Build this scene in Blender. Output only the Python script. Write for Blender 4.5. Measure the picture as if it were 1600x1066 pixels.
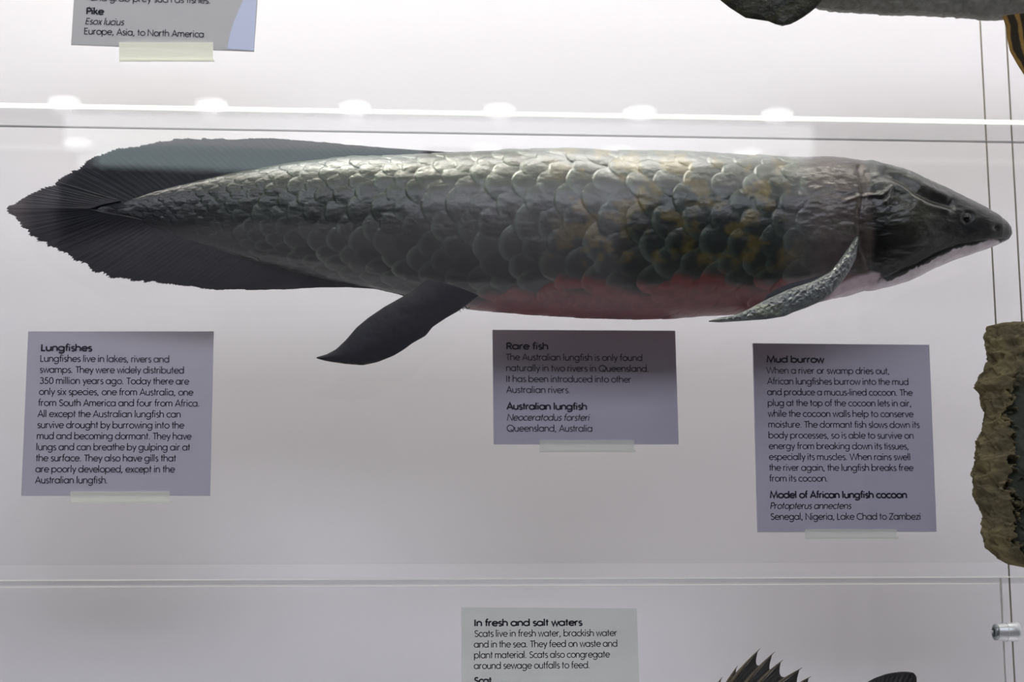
import bpy, bmesh, math, random
import numpy as np
from mathutils import Vector, Matrix, noise as mnoise

random.seed(7)
for o in list(bpy.data.objects): bpy.data.objects.remove(o)
sc = bpy.context.scene
COL = sc.collection

# ------------------------------------------------------------------ camera
F = 3555.0                                     # focal length in pixels of the 1600 px wide frame
CAM = Vector((0.0, -2.0, 1.35))
YAW, PITCH, ROLL = math.radians(5.8), math.atan(675 / F), 0.012
fwd = Vector((math.sin(YAW) * math.cos(PITCH), math.cos(YAW) * math.cos(PITCH), math.sin(PITCH)))
rt0 = Vector((math.cos(YAW), -math.sin(YAW), 0))
up0 = rt0.cross(fwd)
up = up0 * math.cos(ROLL) + rt0 * math.sin(ROLL)
rt = rt0 * math.cos(ROLL) - up0 * math.sin(ROLL)
cam = bpy.data.cameras.new('camera'); cam_o = bpy.data.objects.new('camera', cam); COL.objects.link(cam_o)
cam.sensor_width = 36.0; cam.lens = 36.0 * F / 1600; cam.clip_start = 0.02
m = Matrix((rt, up, -fwd)).transposed().to_4x4(); m.translation = CAM
cam_o.matrix_world = m
cam.dof.use_dof = True; cam.dof.focus_distance = 1.97; cam.dof.aperture_fstop = 7.0
sc.camera = cam_o

def ray(px, py):
    return fwd + rt * ((px - 800) / F) - up * ((py - 533) / F)
def at(px, py, Y=0.0):                          # the point at depth Y seen at a pixel
    d = ray(px, py); return CAM + d * ((Y - CAM.y) / d.y)
YG = -0.25                                      # front glass of the case
def mir(px, py, Y):                             # the point at depth Y (behind the camera) seen mirrored in the front glass
    p = at(px, py, 2 * YG - Y); return Vector((p.x, Y, p.z))
MM = 2.0 / F                                    # metres per pixel at the panel plane
_r, _u, _f, _c = (np.array(v) for v in (rt, up, fwd, CAM))
def project(P):
    d = P - _c; z = d @ _f
    return 800 + F * (d @ _r) / z, 533 - F * (d @ _u) / z

# ------------------------------------------------------------------ world, light, exposure
w = bpy.data.worlds.new('world'); sc.world = w; w.use_nodes = True
w.node_tree.nodes['Background'].inputs[0].default_value = (0.55, 0.6, 0.75, 1)
w.node_tree.nodes['Background'].inputs[1].default_value = 0.08
sc.view_settings.view_transform = 'Standard'; sc.view_settings.look = 'None'
sc.view_settings.exposure = 0.0; sc.view_settings.gamma = 1.0; sc.view_settings.use_curve_mapping = False
sc.cycles.transparent_max_bounces = 40
sc.cycles.max_bounces = 8

def area(name, loc, rot, sx, sy, power, color):
    l = bpy.data.lights.new(name, 'AREA'); l.shape = 'RECTANGLE'; l.size = sx; l.size_y = sy
    l.energy = power; l.color = color
    o = bpy.data.objects.new(name, l); COL.objects.link(o); o.location = loc; o.rotation_euler = rot
    return o
CASE_TOP = 2.92
area('case_strip_light', (0.2, -0.14, CASE_TOP - 0.045), (math.radians(6), 0, 0), 1.7, 0.05, 10.0, (1.0, 0.95, 0.86))
area('case_wall_washer', (0.2, 0.02, CASE_TOP - 0.045), (math.radians(10), 0, 0), 1.85, 0.05, 29.0, (1.0, 0.985, 0.935))
area('case_floor_fill', (0.2, 0.06, 1.0), (math.radians(170), 0, 0), 1.9, 0.06, 0.3, (0.80, 0.85, 1.0))  # fill added from below to lift the lower rear wall
area('case_spot_light', (-0.02, -0.19, CASE_TOP - 0.06), (math.radians(8), math.radians(4), 0), 0.08, 0.04, 4.0, (1.0, 0.97, 0.78))
area('gallery_fill_light', (0.3, -2.2, 3.38), (math.radians(50), 0, 0), 3.4, 1.0, 56.0, (0.83, 0.87, 1.0))  # unseen fill added behind the camera to brighten the labels

# ------------------------------------------------------------------ helpers
def link(name, me, mat, parent=None):
    o = bpy.data.objects.new(name, me); COL.objects.link(o)
    if mat is not None: me.materials.append(mat)
    if parent is not None: o.parent = parent
    return o
def mesh(name, verts, faces, mat, parent=None, smooth=False):
    me = bpy.data.meshes.new(name); me.from_pydata([tuple(v) for v in verts], [], faces); me.update()
    if smooth: me.shade_smooth()
    return link(name, me, mat, parent)
def bmobj(name, bm, mat, parent=None, smooth=False):
    bmesh.ops.recalc_face_normals(bm, faces=bm.faces)
    me = bpy.data.meshes.new(name); bm.to_mesh(me); bm.free()
    if smooth: me.shade_smooth()
    return link(name, me, mat, parent)
def add_box(bm, lo, hi):
    vs = [bm.verts.new((x, y, z)) for x in (lo[0], hi[0]) for y in (lo[1], hi[1]) for z in (lo[2], hi[2])]
    for f in ((0, 1, 3, 2), (4, 6, 7, 5), (0, 4, 5, 1), (2, 3, 7, 6), (0, 2, 6, 4), (1, 5, 7, 3)):
        bm.faces.new([vs[i] for i in f])
def box(name, lo, hi, mat, parent=None, bev=0.0):
    bm = bmesh.new(); add_box(bm, lo, hi)
    if bev: bmesh.ops.bevel(bm, geom=bm.edges[:], offset=bev, segments=2, affect='EDGES', profile=0.5)
    return bmobj(name, bm, mat, parent)
def slab(name, corners, y0, y1, mat, parent=None):   # corners (x,z) list, extruded between two depths
    n = len(corners); V = [(x, y0, z) for x, z in corners] + [(x, y1, z) for x, z in corners]
    Fc = [list(range(n)), list(range(2 * n - 1, n - 1, -1))] + [[i, i + n, (i + 1) % n + n, (i + 1) % n] for i in range(n)]
    bm = bmesh.new(); vs = [bm.verts.new(v) for v in V]
    for f in Fc: bm.faces.new([vs[i] for i in f])
    return bmobj(name, bm, mat, parent)
def tube_bm(bm, pts, radii, seg=12, cap=True):
    pts = [Vector(p) for p in pts]; rings = []
    for i, p in enumerate(pts):
        t = (pts[min(i + 1, len(pts) - 1)] - pts[max(i - 1, 0)]).normalized()
        a = t.cross(Vector((0, 0, 1)) if abs(t.z) < 0.9 else Vector((1, 0, 0))).normalized(); b = t.cross(a)
        r = radii[i] if isinstance(radii, (list, tuple)) else radii
        rings.append([bm.verts.new(p + (a * math.cos(k * 2 * math.pi / seg) + b * math.sin(k * 2 * math.pi / seg)) * r) for k in range(seg)])
    for A, B in zip(rings, rings[1:]):
        for k in range(seg): bm.faces.new((A[k], A[(k + 1) % seg], B[(k + 1) % seg], B[k]))
    if cap: bm.faces.new(rings[0]); bm.faces.new(rings[-1][::-1])
def tube(name, pts, radii, mat, parent=None, seg=12):
    bm = bmesh.new(); tube_bm(bm, pts, radii, seg); return bmobj(name, bm, mat, parent, True)
def tag(o, label, cat, group=None, kind=None):
    o['label'] = label; o['category'] = cat
    if group: o['group'] = group
    if kind: o['kind'] = kind
    return o
def struct(o, label=None):
    o['kind'] = 'structure'
    if label: o['label'] = label
    return o
def root(name, loc):
    o = bpy.data.objects.new(name, None); COL.objects.link(o); o.location = loc; o.empty_display_size = 0.02
    return o
def adopt(r):                                   # parts are built in world coordinates: shift them under their root
    for c in r.children: c.matrix_parent_inverse = Matrix.Translation(r.location).inverted()
    return r

def mat(name, color, rough=0.6, spec=0.5, metal=0.0, bump=None, coat=0.0, var=None):
    M = bpy.data.materials.new(name); M.use_nodes = True; nt = M.node_tree; b = nt.nodes['Principled BSDF']
    b.inputs['Base Color'].default_value = (*color, 1); b.inputs['Roughness'].default_value = rough
    b.inputs['Specular IOR Level'].default_value = spec; b.inputs['Metallic'].default_value = metal
    b.inputs['Coat Weight'].default_value = coat
    tc = nt.nodes.new('ShaderNodeTexCoord')
    if var:                                     # (scale, second colour)
        n = nt.nodes.new('ShaderNodeTexNoise'); n.inputs['Scale'].default_value = var[0]; n.inputs['Detail'].default_value = 6
        r = nt.nodes.new('ShaderNodeValToRGB'); r.color_ramp.elements[0].position = 0.35; r.color_ramp.elements[1].position = 0.65
        r.color_ramp.elements[0].color = (*color, 1); r.color_ramp.elements[1].color = (*var[1], 1)
        nt.links.new(tc.outputs['Object'], n.inputs['Vector']); nt.links.new(n.outputs['Fac'], r.inputs[0])
        nt.links.new(r.outputs[0], b.inputs['Base Color'])
    if bump:                                    # (scale, strength, distance)
        n = nt.nodes.new('ShaderNodeTexNoise'); n.inputs['Scale'].default_value = bump[0]; n.inputs['Detail'].default_value = 5
        u = nt.nodes.new('ShaderNodeBump'); u.inputs['Strength'].default_value = bump[1]; u.inputs['Distance'].default_value = bump[2]
        nt.links.new(tc.outputs['Object'], n.inputs['Vector']); nt.links.new(n.outputs['Fac'], u.inputs['Height'])
        nt.links.new(u.outputs[0], b.inputs['Normal'])
    return M
def clear(name, tint=(0.985, 0.99, 0.985), ior=1.5, rough=0.0):
    M = bpy.data.materials.new(name); M.use_nodes = True; nt = M.node_tree; nt.nodes.clear()
    o = nt.nodes.new('ShaderNodeOutputMaterial'); mx = nt.nodes.new('ShaderNodeMixShader')
    t = nt.nodes.new('ShaderNodeBsdfTransparent'); g = nt.nodes.new('ShaderNodeBsdfGlossy'); ge = nt.nodes.new('ShaderNodeNewGeometry'); dp = nt.nodes.new('ShaderNodeVectorMath'); dp.operation = 'DOT_PRODUCT'
    t.inputs[0].default_value = (*tint, 1); g.inputs['Roughness'].default_value = rough
    def mth(op, a, b_=None):
        n = nt.nodes.new('ShaderNodeMath'); n.operation = op
        for i, v in enumerate((a, b_)):
            if v is None: continue
            if isinstance(v, (int, float)): n.inputs[i].default_value = v
            else: nt.links.new(v, n.inputs[i])
        return n.outputs[0]
    nt.links.new(ge.outputs['Incoming'], dp.inputs[0]); nt.links.new(ge.outputs['Normal'], dp.inputs[1])
    r0 = ((ior - 1) / (ior + 1)) ** 2
    fr_ = mth('ADD', r0, mth('MULTIPLY', 1 - r0, mth('POWER', mth('SUBTRACT', 1.0, mth('ABSOLUTE', dp.outputs['Value'])), 5.0)))
    nt.links.new(fr_, mx.inputs[0]); nt.links.new(t.outputs[0], mx.inputs[1]); nt.links.new(g.outputs[0], mx.inputs[2])
    nt.links.new(mx.outputs[0], o.inputs[0]); return M
def emit(name, color, s):
    M = bpy.data.materials.new(name); M.use_nodes = True; nt = M.node_tree; nt.nodes.clear()
    o = nt.nodes.new('ShaderNodeOutputMaterial'); e = nt.nodes.new('ShaderNodeEmission')
    e.inputs[0].default_value = (*color, 1); e.inputs[1].default_value = s
    nt.links.new(e.outputs[0], o.inputs[0]); return M
def attr_mat(name, rough=0.35, coat=0.3, bump=None, spec=0.5):
    M = mat(name, (0.1, 0.1, 0.1), rough, spec, coat=coat, bump=bump); nt = M.node_tree
    a = nt.nodes.new('ShaderNodeAttribute'); a.attribute_name = 'tone'
    nt.links.new(a.outputs['Color'], nt.nodes['Principled BSDF'].inputs['Base Color'])
    M.node_tree.nodes['Principled BSDF'].inputs['Coat Roughness'].default_value = 0.15
    return M

M_wall = mat('wall_paint', (0.775, 0.76, 0.79), 0.85, 0.2, bump=(260, 0.04, 0.001))
M_glass = clear('case_glass', (0.995, 0.995, 0.995))
M_acr = clear('clear_acrylic', (0.992, 0.992, 0.992), 1.45)
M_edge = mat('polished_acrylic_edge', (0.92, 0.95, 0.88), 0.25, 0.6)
def glow(M, c, k):                              # emission put on acrylic edges in place of lamp light piped through the sheet
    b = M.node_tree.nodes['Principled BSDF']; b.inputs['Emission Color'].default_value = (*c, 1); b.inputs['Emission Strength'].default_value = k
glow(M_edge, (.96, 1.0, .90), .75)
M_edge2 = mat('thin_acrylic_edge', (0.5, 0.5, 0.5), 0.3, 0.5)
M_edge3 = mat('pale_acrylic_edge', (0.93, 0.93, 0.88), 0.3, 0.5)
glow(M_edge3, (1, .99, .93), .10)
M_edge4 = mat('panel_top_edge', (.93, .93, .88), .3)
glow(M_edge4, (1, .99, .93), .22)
M_edge5 = mat('panel_side_edge', (.93, .93, .9), .3)
M_steel = mat('steel_cable', (0.32, 0.29, 0.24), 0.4, 0.5, 0.8)
M_alu = mat('brushed_aluminium', (0.86, 0.88, 0.87), 0.38, 0.5, 0.55)
M_dark = mat('dark_socket', (0.04, 0.06, 0.06), 0.4)
M_black = mat('print_ink', (0.02, 0.02, 0.035), 0.6, 0.2)
M_lab = mat('label_card', (0.50, 0.475, 0.56), 0.55, 0.3, bump=(500, 0.03, 0.0005))
M_lab0 = mat('label_card_grey', (0.48, 0.48, 0.50), 0.55, 0.3)
M_lab4 = mat('label_card_pale', (0.80, 0.82, 0.78), 0.55, 0.3)
M_swoosh = mat('label_blue_print', (0.55, 0.60, 0.80), 0.55, 0.3)
M_rod = mat('mount_rod', (0.5, 0.5, 0.5), 0.4, 0.5, 0.6)

# ------------------------------------------------------------------ the case
YW = 0.16                                       # back wall of the case
X0, X1, Z0 = -1.0, 1.15, 0.95
struct(box('wall_back', (X0, YW, Z0), (X1, YW + 0.02, CASE_TOP), M_wall), 'pale lavender-white rear wall of the display case')
struct(box('floor_case', (X0, YG + 0.005, Z0 - 0.02), (X1, YW + 0.02, Z0), M_wall))
struct(box('ceiling_case', (X0, YG + 0.005, CASE_TOP), (X1, YW + 0.02, CASE_TOP + 0.02), M_wall))
struct(box('wall_left', (X0 - 0.02, YG + 0.005, Z0 - 0.02), (X0, YW + 0.02, CASE_TOP + 0.02), M_wall))
struct(box('wall_right', (X1, YG + 0.005, Z0 - 0.02), (X1 + 0.02, YW + 0.02, CASE_TOP + 0.02), M_wall))
box_fix = struct(box('trim_light_housing', (-0.85, -0.18, CASE_TOP - 0.035), (1.05, 0.06, CASE_TOP), M_alu))
struct(box('window_glass_front', (X0, YG, Z0 - 0.02), (X1, YG + 0.006, CASE_TOP + 0.02), M_glass), 'clear front glass of the display case')

# ------------------------------------------------------------------ shelves, panels, cables
YS = -0.066
def shelf(zf, y0, y1, xa, xb, t, label, edge):
    r = root('acrylic_shelf', ((xa + xb) / 2, y0, zf))
    box('plate', (xa, y0 + 0.002, zf), (xb, y1, zf + t), M_acr, r)
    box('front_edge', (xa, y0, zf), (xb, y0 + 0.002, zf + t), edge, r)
    adopt(r); return tag(r, label, 'shelf')
zs = at(800, 181, YS).z
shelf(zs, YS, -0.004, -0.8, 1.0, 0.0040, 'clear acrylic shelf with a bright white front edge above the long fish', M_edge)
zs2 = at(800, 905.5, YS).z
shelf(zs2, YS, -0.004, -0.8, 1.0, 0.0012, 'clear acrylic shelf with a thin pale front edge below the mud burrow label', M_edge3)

def panel(xa, xb, za, zb, label, edge):
    r = root('acrylic_divider', ((xa + xb) / 2, 0, za))
    box('sheet', (xa, 0, za), (xb, 0.005, zb), M_acr, r)
    box('top_edge', (xa, -0.0006, zb), (xb, 0.0053, zb + 0.0007 if edge is M_edge2 else zb + 0.0013), edge, r)
    box('side_edge', (xb, -0.0003, za), (xb + 0.0004, 0.0053, zb + 0.0007), M_edge5, r)
    adopt(r); return tag(r, label, 'panel')
zp = at(800, 209, 0).z; zp2 = at(800, 914.5, 0).z
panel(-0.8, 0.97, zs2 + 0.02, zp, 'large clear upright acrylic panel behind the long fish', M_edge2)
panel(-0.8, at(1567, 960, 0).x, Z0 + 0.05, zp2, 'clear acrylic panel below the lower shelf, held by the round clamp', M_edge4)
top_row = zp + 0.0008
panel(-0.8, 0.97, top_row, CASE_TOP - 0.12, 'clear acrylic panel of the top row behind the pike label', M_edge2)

for px, yy, lab in ((1556, 0.012, 'thin steel cable at right passing behind the clamp and the mud lump'),
                (1597, 0.012, 'thin steel cable nearest the right edge of the frame')):
    b_ = at(px, 505, yy)
    r = root('steel_cable', (b_.x, yy, Z0))
    tube('cable', [(b_.x, yy, Z0), (b_.x, yy, CASE_TOP)], 0.00085, M_steel, r, 8)
    for zz, dz in ((Z0, 0.015), (CASE_TOP - 0.015, 0.015)):
        tube('end_fitting', [(b_.x, yy, zz), (b_.x, yy, zz + dz)], 0.005, M_alu, r, 16)
    adopt(r); tag(r, lab, 'cable', 'steel cables at the right')

# clamp: aluminium barrel across the cable, gripping the lower panel
cl = at(1576, 988, -0.004); r = root('cable_clamp', cl); R_ = 15.5 * MM
def xcyl(name, xa, xb, rad, m_, bev=0.0007, ra=None):
    pts = [(xa, cl.y, cl.z), (xa + bev, cl.y, cl.z), (xb - bev, cl.y, cl.z), (xb, cl.y, cl.z)]
    ra = ra or rad
    bm = bmesh.new(); tube_bm(bm, pts, [ra - bev, ra, rad, rad - bev], 40); o = bmobj(name, bm, m_, r, True)
    return o
xc = lambda p: at(p, 988, -0.004).x
xcyl('barrel', xc(1558), xc(1591), R_, M_alu, ra=R_ * 0.86)
xcyl('collar', xc(1553), xc(1558.5), R_ * 0.84, mat('satin_grey_metal', (0.35, 0.38, 0.38), 0.35, 0.5, 0.8))
xcyl('socket', xc(1551.5), xc(1553.2), R_ * 0.5, M_dark, 0.0002)
tube('set_screw', [(xc(1548.5), cl.y, cl.z), (xc(1552), cl.y, cl.z)], 0.0016, M_alu, r)
for q in (1572, 1587): xcyl('groove_ring', xc(q), xc(q + 1.3), R_ * 1.012, M_alu, 0.0001)
adopt(r); tag(r, 'small round aluminium clamp on the cable at lower right', 'clamp')

# ------------------------------------------------------------------ lettering: a geometric stroke alphabet
def Ln(*p): return [(p[i], p[i + 1]) for i in range(0, len(p), 2)]
def Ar(cx, cy, rx, ry, a0, a1, n=None):
    n = n or max(4, int(abs(a1 - a0) / 22))
    return [(cx + rx * math.cos(math.radians(a0 + (a1 - a0) * i / n)), cy + ry * math.sin(math.radians(a0 + (a1 - a0) * i / n))) for i in range(n + 1)]
CAP, ASC, DSC = 1.38, 1.52, -0.42
def O_(cx): return Ar(cx, .5, .43, .45, 0, 360, 18)
arch = lambda x: Ar(x + .34, .6, .34, .36, 180, 0) + [(x + .68, 0)]
G = {
 'a': (1.07, [O_(.46), Ln(.89, 0, .89, 1)]), 'b': (1.07, [Ln(.08, 0, .08, ASC), O_(.51)]),
 'c': (.82, [Ar(.48, .5, .43, .45, 48, 312)]), 'd': (1.07, [O_(.46), Ln(.89, 0, .89, ASC)]),
 'e': (.98, [Ln(.05, .52, .9, .52), Ar(.48, .5, .43, .45, 2, 320)]),
 'f': (.52, [[(.2, 0), (.2, 1.18)] + Ar(.42, 1.2, .22, .27, 170, 75), Ln(0, .93, .44, .93)]),
 'g': (1.07, [O_(.46), [(.89, 1), (.89, 0)] + Ar(.47, -.02, .42, .4, 0, -150)]),
 'h': (.94, [Ln(.08, 0, .08, ASC), arch(.08)]), 'i': (.34, [Ln(.1, 0, .1, .98), Ln(.1, 1.24, .1, 1.42)]),
 'j': (.34, [Ln(.1, DSC, .1, .98), Ln(.1, 1.24, .1, 1.42)]),
 'k': (.8, [Ln(.08, 0, .08, ASC), Ln(.1, .45, .62, .98), Ln(.24, .58, .72, 0)]), 'l': (.33, [Ln(.1, 0, .1, ASC)]),
 'm': (1.42, [Ln(.08, 0, .08, .98), Ar(.37, .66, .29, .3, 180, 0) + [(.66, 0)], Ar(.95, .66, .29, .3, 180, 0) + [(1.24, 0)]]),
 'n': (.94, [Ln(.08, 0, .08, .98), arch(.08)]), 'o': (1.02, [O_(.5)]),
 'p': (1.07, [Ln(.08, DSC, .08, .98), O_(.51)]), 'q': (1.07, [O_(.46), Ln(.89, DSC, .89, .98)]),
 'r': (.58, [Ln(.08, 0, .08, .98), Ar(.36, .6, .28, .35, 180, 65)]),
 's': (.66, [Ar(.32, .73, .22, .22, 35, 235) + Ar(.31, .26, .24, .23, 60, -145)]),
 't': (.5, [Ln(.2, 0, .2, 1.36), Ln(0, .93, .42, .93)]), 'u': (.94, [[(.08, .98)] + Ar(.42, .4, .34, .36, 180, 360) , Ln(.76, .98, .76, 0)]),
 'v': (.78, [Ln(.03, .98, .37, .03, .71, .98)]), 'w': (1.18, [Ln(.03, .98, .3, .03, .57, .95, .84, .03, 1.11, .98)]),
 'x': (.76, [Ln(.05, .98, .66, 0), Ln(.66, .98, .05, 0)]), 'y': (.78, [Ln(.04, .98, .39, .12), Ln(.72, .98, .2, DSC)]),
 'z': (.74, [Ln(.06, .93, .62, .93, .06, .06, .66, .06)]),
 'A': (1.12, [Ln(.03, 0, .54, CAP, 1.05, 0), Ln(.22, .45, .86, .45)]),
 'C': (1.18, [Ar(.7, .69, .63, .66, 48, 312)]), 'E': (.84, [Ln(.7, CAP - .06, .1, CAP - .06, .1, .06, .7, .06), Ln(.1, .72, .66, .72)]),
 'I': (.36, [Ln(.12, 0, .12, CAP)]), 'L': (.72, [Ln(.1, CAP, .1, .06, .62, .06)]),
 'M': (1.46, [Ln(.08, 0, .24, CAP, .7, .1, 1.16, CAP, 1.32, 0)]), 'N': (1.22, [Ln(.1, 0, .1, CAP, 1.04, .02, 1.04, CAP)]),
 'P': (.86, [Ln(.1, 0, .1, CAP), [(.1, CAP - .06), (.42, CAP - .06)] + Ar(.42, .98, .34, .34, 90, -90) + [(.1, .64)]]),
 'R': (.9, [Ln(.1, 0, .1, CAP), [(.1, CAP - .06), (.42, CAP - .06)] + Ar(.42, .98, .32, .34, 90, -90) + [(.1, .64)], Ln(.38, .64, .78, 0)]),
 'Q': (1.48, [Ar(.72, .69, .66, .66, 0, 360, 22), Ln(.75, .45, 1.32, -.04)]),
 'S': (.88, [Ar(.43, 1.02, .3, .3, 30, 240) + Ar(.42, .36, .34, .31, 65, -150)]),
 'T': (.82, [Ln(.4, 0, .4, CAP), Ln(.0, CAP - .06, .8, CAP - .06)]),
 'W': (1.66, [Ln(.03, CAP, .42, .04, .81, CAP, 1.2, .04, 1.59, CAP)]),
 'Z': (.96, [Ln(.08, CAP - .06, .84, CAP - .06, .08, .06, .86, .06)]),
 '3': (.9, [Ar(.42, 1.03, .28, .29, 155, -75) , Ar(.42, .39, .34, .34, 88, -155)]),
 '5': (.9, [Ln(.72, CAP - .06, .3, CAP - .06, .2, .78) + Ar(.4, .42, .35, .38, 120, -150)]),
 '0': (.95, [Ar(.46, .69, .36, .65, 0, 360, 20)]),
 '-': (.5, [Ln(.05, .5, .42, .5)]), '.': (.42, [Ln(.12, 0, .12, .17)]), ',': (.42, [Ln(.16, .17, .06, -.2)]), ' ': (.42, []),
}
def stroke(poly, wd):
    n = len(poly); closed = n > 3 and abs(poly[0][0] - poly[-1][0]) + abs(poly[0][1] - poly[-1][1]) < 1e-6
    if closed: poly = poly[:-1]; n -= 1
    P = [Vector(p) for p in poly]; Lf, Rt = [], []
    for i in range(n):
        a = P[i - 1] if (i > 0 or closed) else None; b = P[(i + 1) % n] if (i < n - 1 or closed) else None
        d1 = (P[i] - a).normalized() if a is not None else None; d2 = (b - P[i]).normalized() if b is not None else None
        d1 = d1 or d2; d2 = d2 or d1
        n1, n2 = Vector((-d1.y, d1.x)), Vector((-d2.y, d2.x)); mm = n1 + n2
        if mm.length < 0.3: mm = n1.copy(); k = 1
        else: mm.normalize(); k = min(1 / max(mm.dot(n1), .3), 2.2)
        Lf.append(P[i] + mm * wd / 2 * k); Rt.append(P[i] - mm * wd / 2 * k)
    V = Lf + Rt; seg = n if closed else n - 1
    return V, [(i, (i + 1) % n, (i + 1) % n + n, i + n) for i in range(seg)]
def text_line(acc, s, x0, x1, y0, Y, xh=7.5, bold=False, italic=False, y1=None, slope=None):
    """one printed line from pixel (x0,y0) to (x1,y1) on the card at depth Y"""
    A = at(x0, y0, Y); B = at(x1, y0 if y1 is None else y1, Y)
    if y1 is None: B = Vector((B.x, B.y, A.z - (0 if slope is None else slope) * (B.x - A.x)))
    d = (B - A); L = d.length; d.normalize(); upv = Vector((-d.z, 0, d.x))
    k = xh * MM; wd = 0.33 if bold else 0.185
    nat = sum(G[c][0] for c in s) - .12
    sx = L / nat; x = 0.0
    for c in s:
        adv, st = G[c]
        for p in st:
            pw = wd * (1.15 if (c in '.,' or (c == 'i' and len(p) == 2 and p[0][1] > 1.2)) else 1)
            V, Fc = stroke([(q[0] * sx / k, q[1]) for q in p], pw)
            b0 = len(acc[0])
            for v in V:
                u = x + v.x * k + (v.y * 0.2 * k if italic else 0)
                acc[0].append(tuple(A + d * u + upv * (v.y * k)))
            acc[1].extend([tuple(b0 + i for i in f) for f in Fc])
        x += adv * sx
def card(name_label, cor, mat_, lines, tape, Y=-0.003, xh=7.5, tape_mat=None, extra=None):
    """label card with its corners (tl,tr,br,bl), printed lines, and the clear tape holding it"""
    P = [at(x, y, Y) for x, y in cor]
    r = root('text_label', ((P[2].x + P[3].x) / 2, Y, (P[2].z + P[3].z) / 2))
    slab('card', [(p.x, p.z) for p in P], Y, -0.0002, mat_, r)
    for l in lines:
        acc = ([], []); kind = l[0]
        text_line(acc, *l[1:5], Y - 0.00015, xh=xh, bold=kind == 'heading', italic=kind == 'italic', y1=l[5] if len(l) > 5 else None)
        mesh({'heading': 'bold_heading', 'print': 'text_line', 'italic': 'italic_line'}[kind], acc[0], acc[1], M_black, r)
    if extra: extra(r, Y)
    if tape:
        x0, y0, x1, y1 = tape
        T = [at(x0, y0, Y - .0012), at(x1, y0, Y - .0012), at(x1, y1, Y - .0012), at(x0, y1, Y - .0012)]
        slab('holder_tab', [(p.x, p.z) for p in T], Y - .0012, Y - .0003, tape_mat or M_tape, r)
        T = [at(x0 + 2, y1 - 3, Y - .002), at(x1 + 2, y1 - 3, Y - .002), at(x1 + 2, y1, Y - .002), at(x0 + 2, y1, Y - .002)]
        slab('tab_lip', [(p.x, p.z) for p in T], Y - .0024, Y - .0012, tape_mat or M_tape, r)
    adopt(r); return tag(r, name_label, 'label')
def blend_tape(name, col, a):
    M = mat(name, col, 0.35, 0.5); nt = M.node_tree; b = nt.nodes['Principled BSDF']
    b.inputs['Alpha'].default_value = a; return M
M_tape = blend_tape('clear_plastic_tab', (0.92, 0.93, 0.84), 0.5)
M_tape0 = blend_tape('clear_plastic_tab_bright', (0.93, 0.93, 0.80), 0.8)

b_ = M_lab4.node_tree.nodes['Principled BSDF']; b_.inputs['Alpha'].default_value = .5; b_.inputs['Base Color'].default_value = (.93, .96, .88, 1)
def lines_from(o, k, rows, base0, base1, kind='print'):
    ox, oy = o; n = len(rows); out = []
    for i, (s, a, b) in enumerate(rows):
        y = base0 + (base1 - base0) * i / max(n - 1, 1)
        out.append((kind, s, ox + a / k, ox + b / k, y))
    return out
L1 = [('heading', 'Lungfishes', 64.2, 143, 548.4)] + lines_from((20, 500), 3.5545, [
 ('Lungfishes live in lakes, rivers and', 152, 868), ('swamps. They were widely distributed', 150, 950), ('350 million years ago. Today there are', 148, 977),
 ('only six species, one from Australia, one', 145, 1000), ('from South America and four from Africa.', 141, 1037), ('All except the Australian lungfish can', 138, 932),
 ('survive drought by burrowing into the', 136, 950), ('mud and becoming dormant. They have', 133, 990), ('lungs and can breathe by gulping air at', 130, 983),
 ('the surface. They also have gills that', 128, 905), ('are poorly developed, except in the', 126, 898), ('Australian lungfish.', 124, 527)], 565.3, 755.5)
card('grey Lungfishes label with one long paragraph, at left below the tail', [(44, 518), (334, 518), (328.5, 774.5), (33, 774.5)], M_lab, L1, (110, 768, 265, 786))
L2 = [('heading', 'Rare fish', 791.3, 856.3, 545.8), ('heading', 'Australian lungfish', 791.9, 916.8, 640), ('italic', 'Neoceratodus forsteri', 791.9, 920.3, 657.3),
      ('print', 'Queensland, Australia', 791.9, 925.4, 674.4)] + lines_from((750, 500), 4.845, [
 ('The Australian lungfish is only found', 197, 1228), ('naturally in two rivers in Queensland.', 198, 1278), ('It has been introduced into other', 198, 1143), ('Australian rivers.', 200, 683)], 563, 614.1)
card('grey Rare fish label under the middle of the long fish', [(769.6, 515.5), (1055, 517), (1060.6, 694), (771.6, 694)], M_lab, L2, (843, 688, 991, 706.5))
L3 = [('heading', 'Mud burrow', 1197.8, 1286.9, 566.4), ('heading', 'Model of African lungfish cocoon', 1203.3, 1416.9, 778.4), ('italic', 'Protopterus annectens', 1203.3, 1329.3, 795.5),
      ('print', 'Senegal, Nigeria, Lake Chad to Zambezi', 1204, 1438.6, 812.5)] + lines_from((1160, 520), 3.231, [
 ('When a river or swamp dries out,', 122, 742), ('African lungfishes burrow into the mud', 126, 838), ('and produce a mucus-lined cocoon. The', 126, 858),
 ('plug at the top of the cocoon lets in air,', 128, 853), ('while the cocoon walls help to conserve', 130, 862), ('moisture. The dormant fish slows down its', 131, 893),
 ('body processes, so is able to survive on', 132, 864), ('energy from breaking down its tissues,', 134, 840), ('especially its muscles. When rains swell', 135, 848),
 ('the river again, the lungfish breaks free', 136, 862), ('from its cocoon.', 137, 432)], 583.8, 752.7)
card('tall grey Mud burrow label below the fish head', [(1176.5, 536.5), (1452, 539), (1463.5, 831), (1184, 831.5)], M_lab, L3, (1258, 827, 1401, 842))
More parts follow.
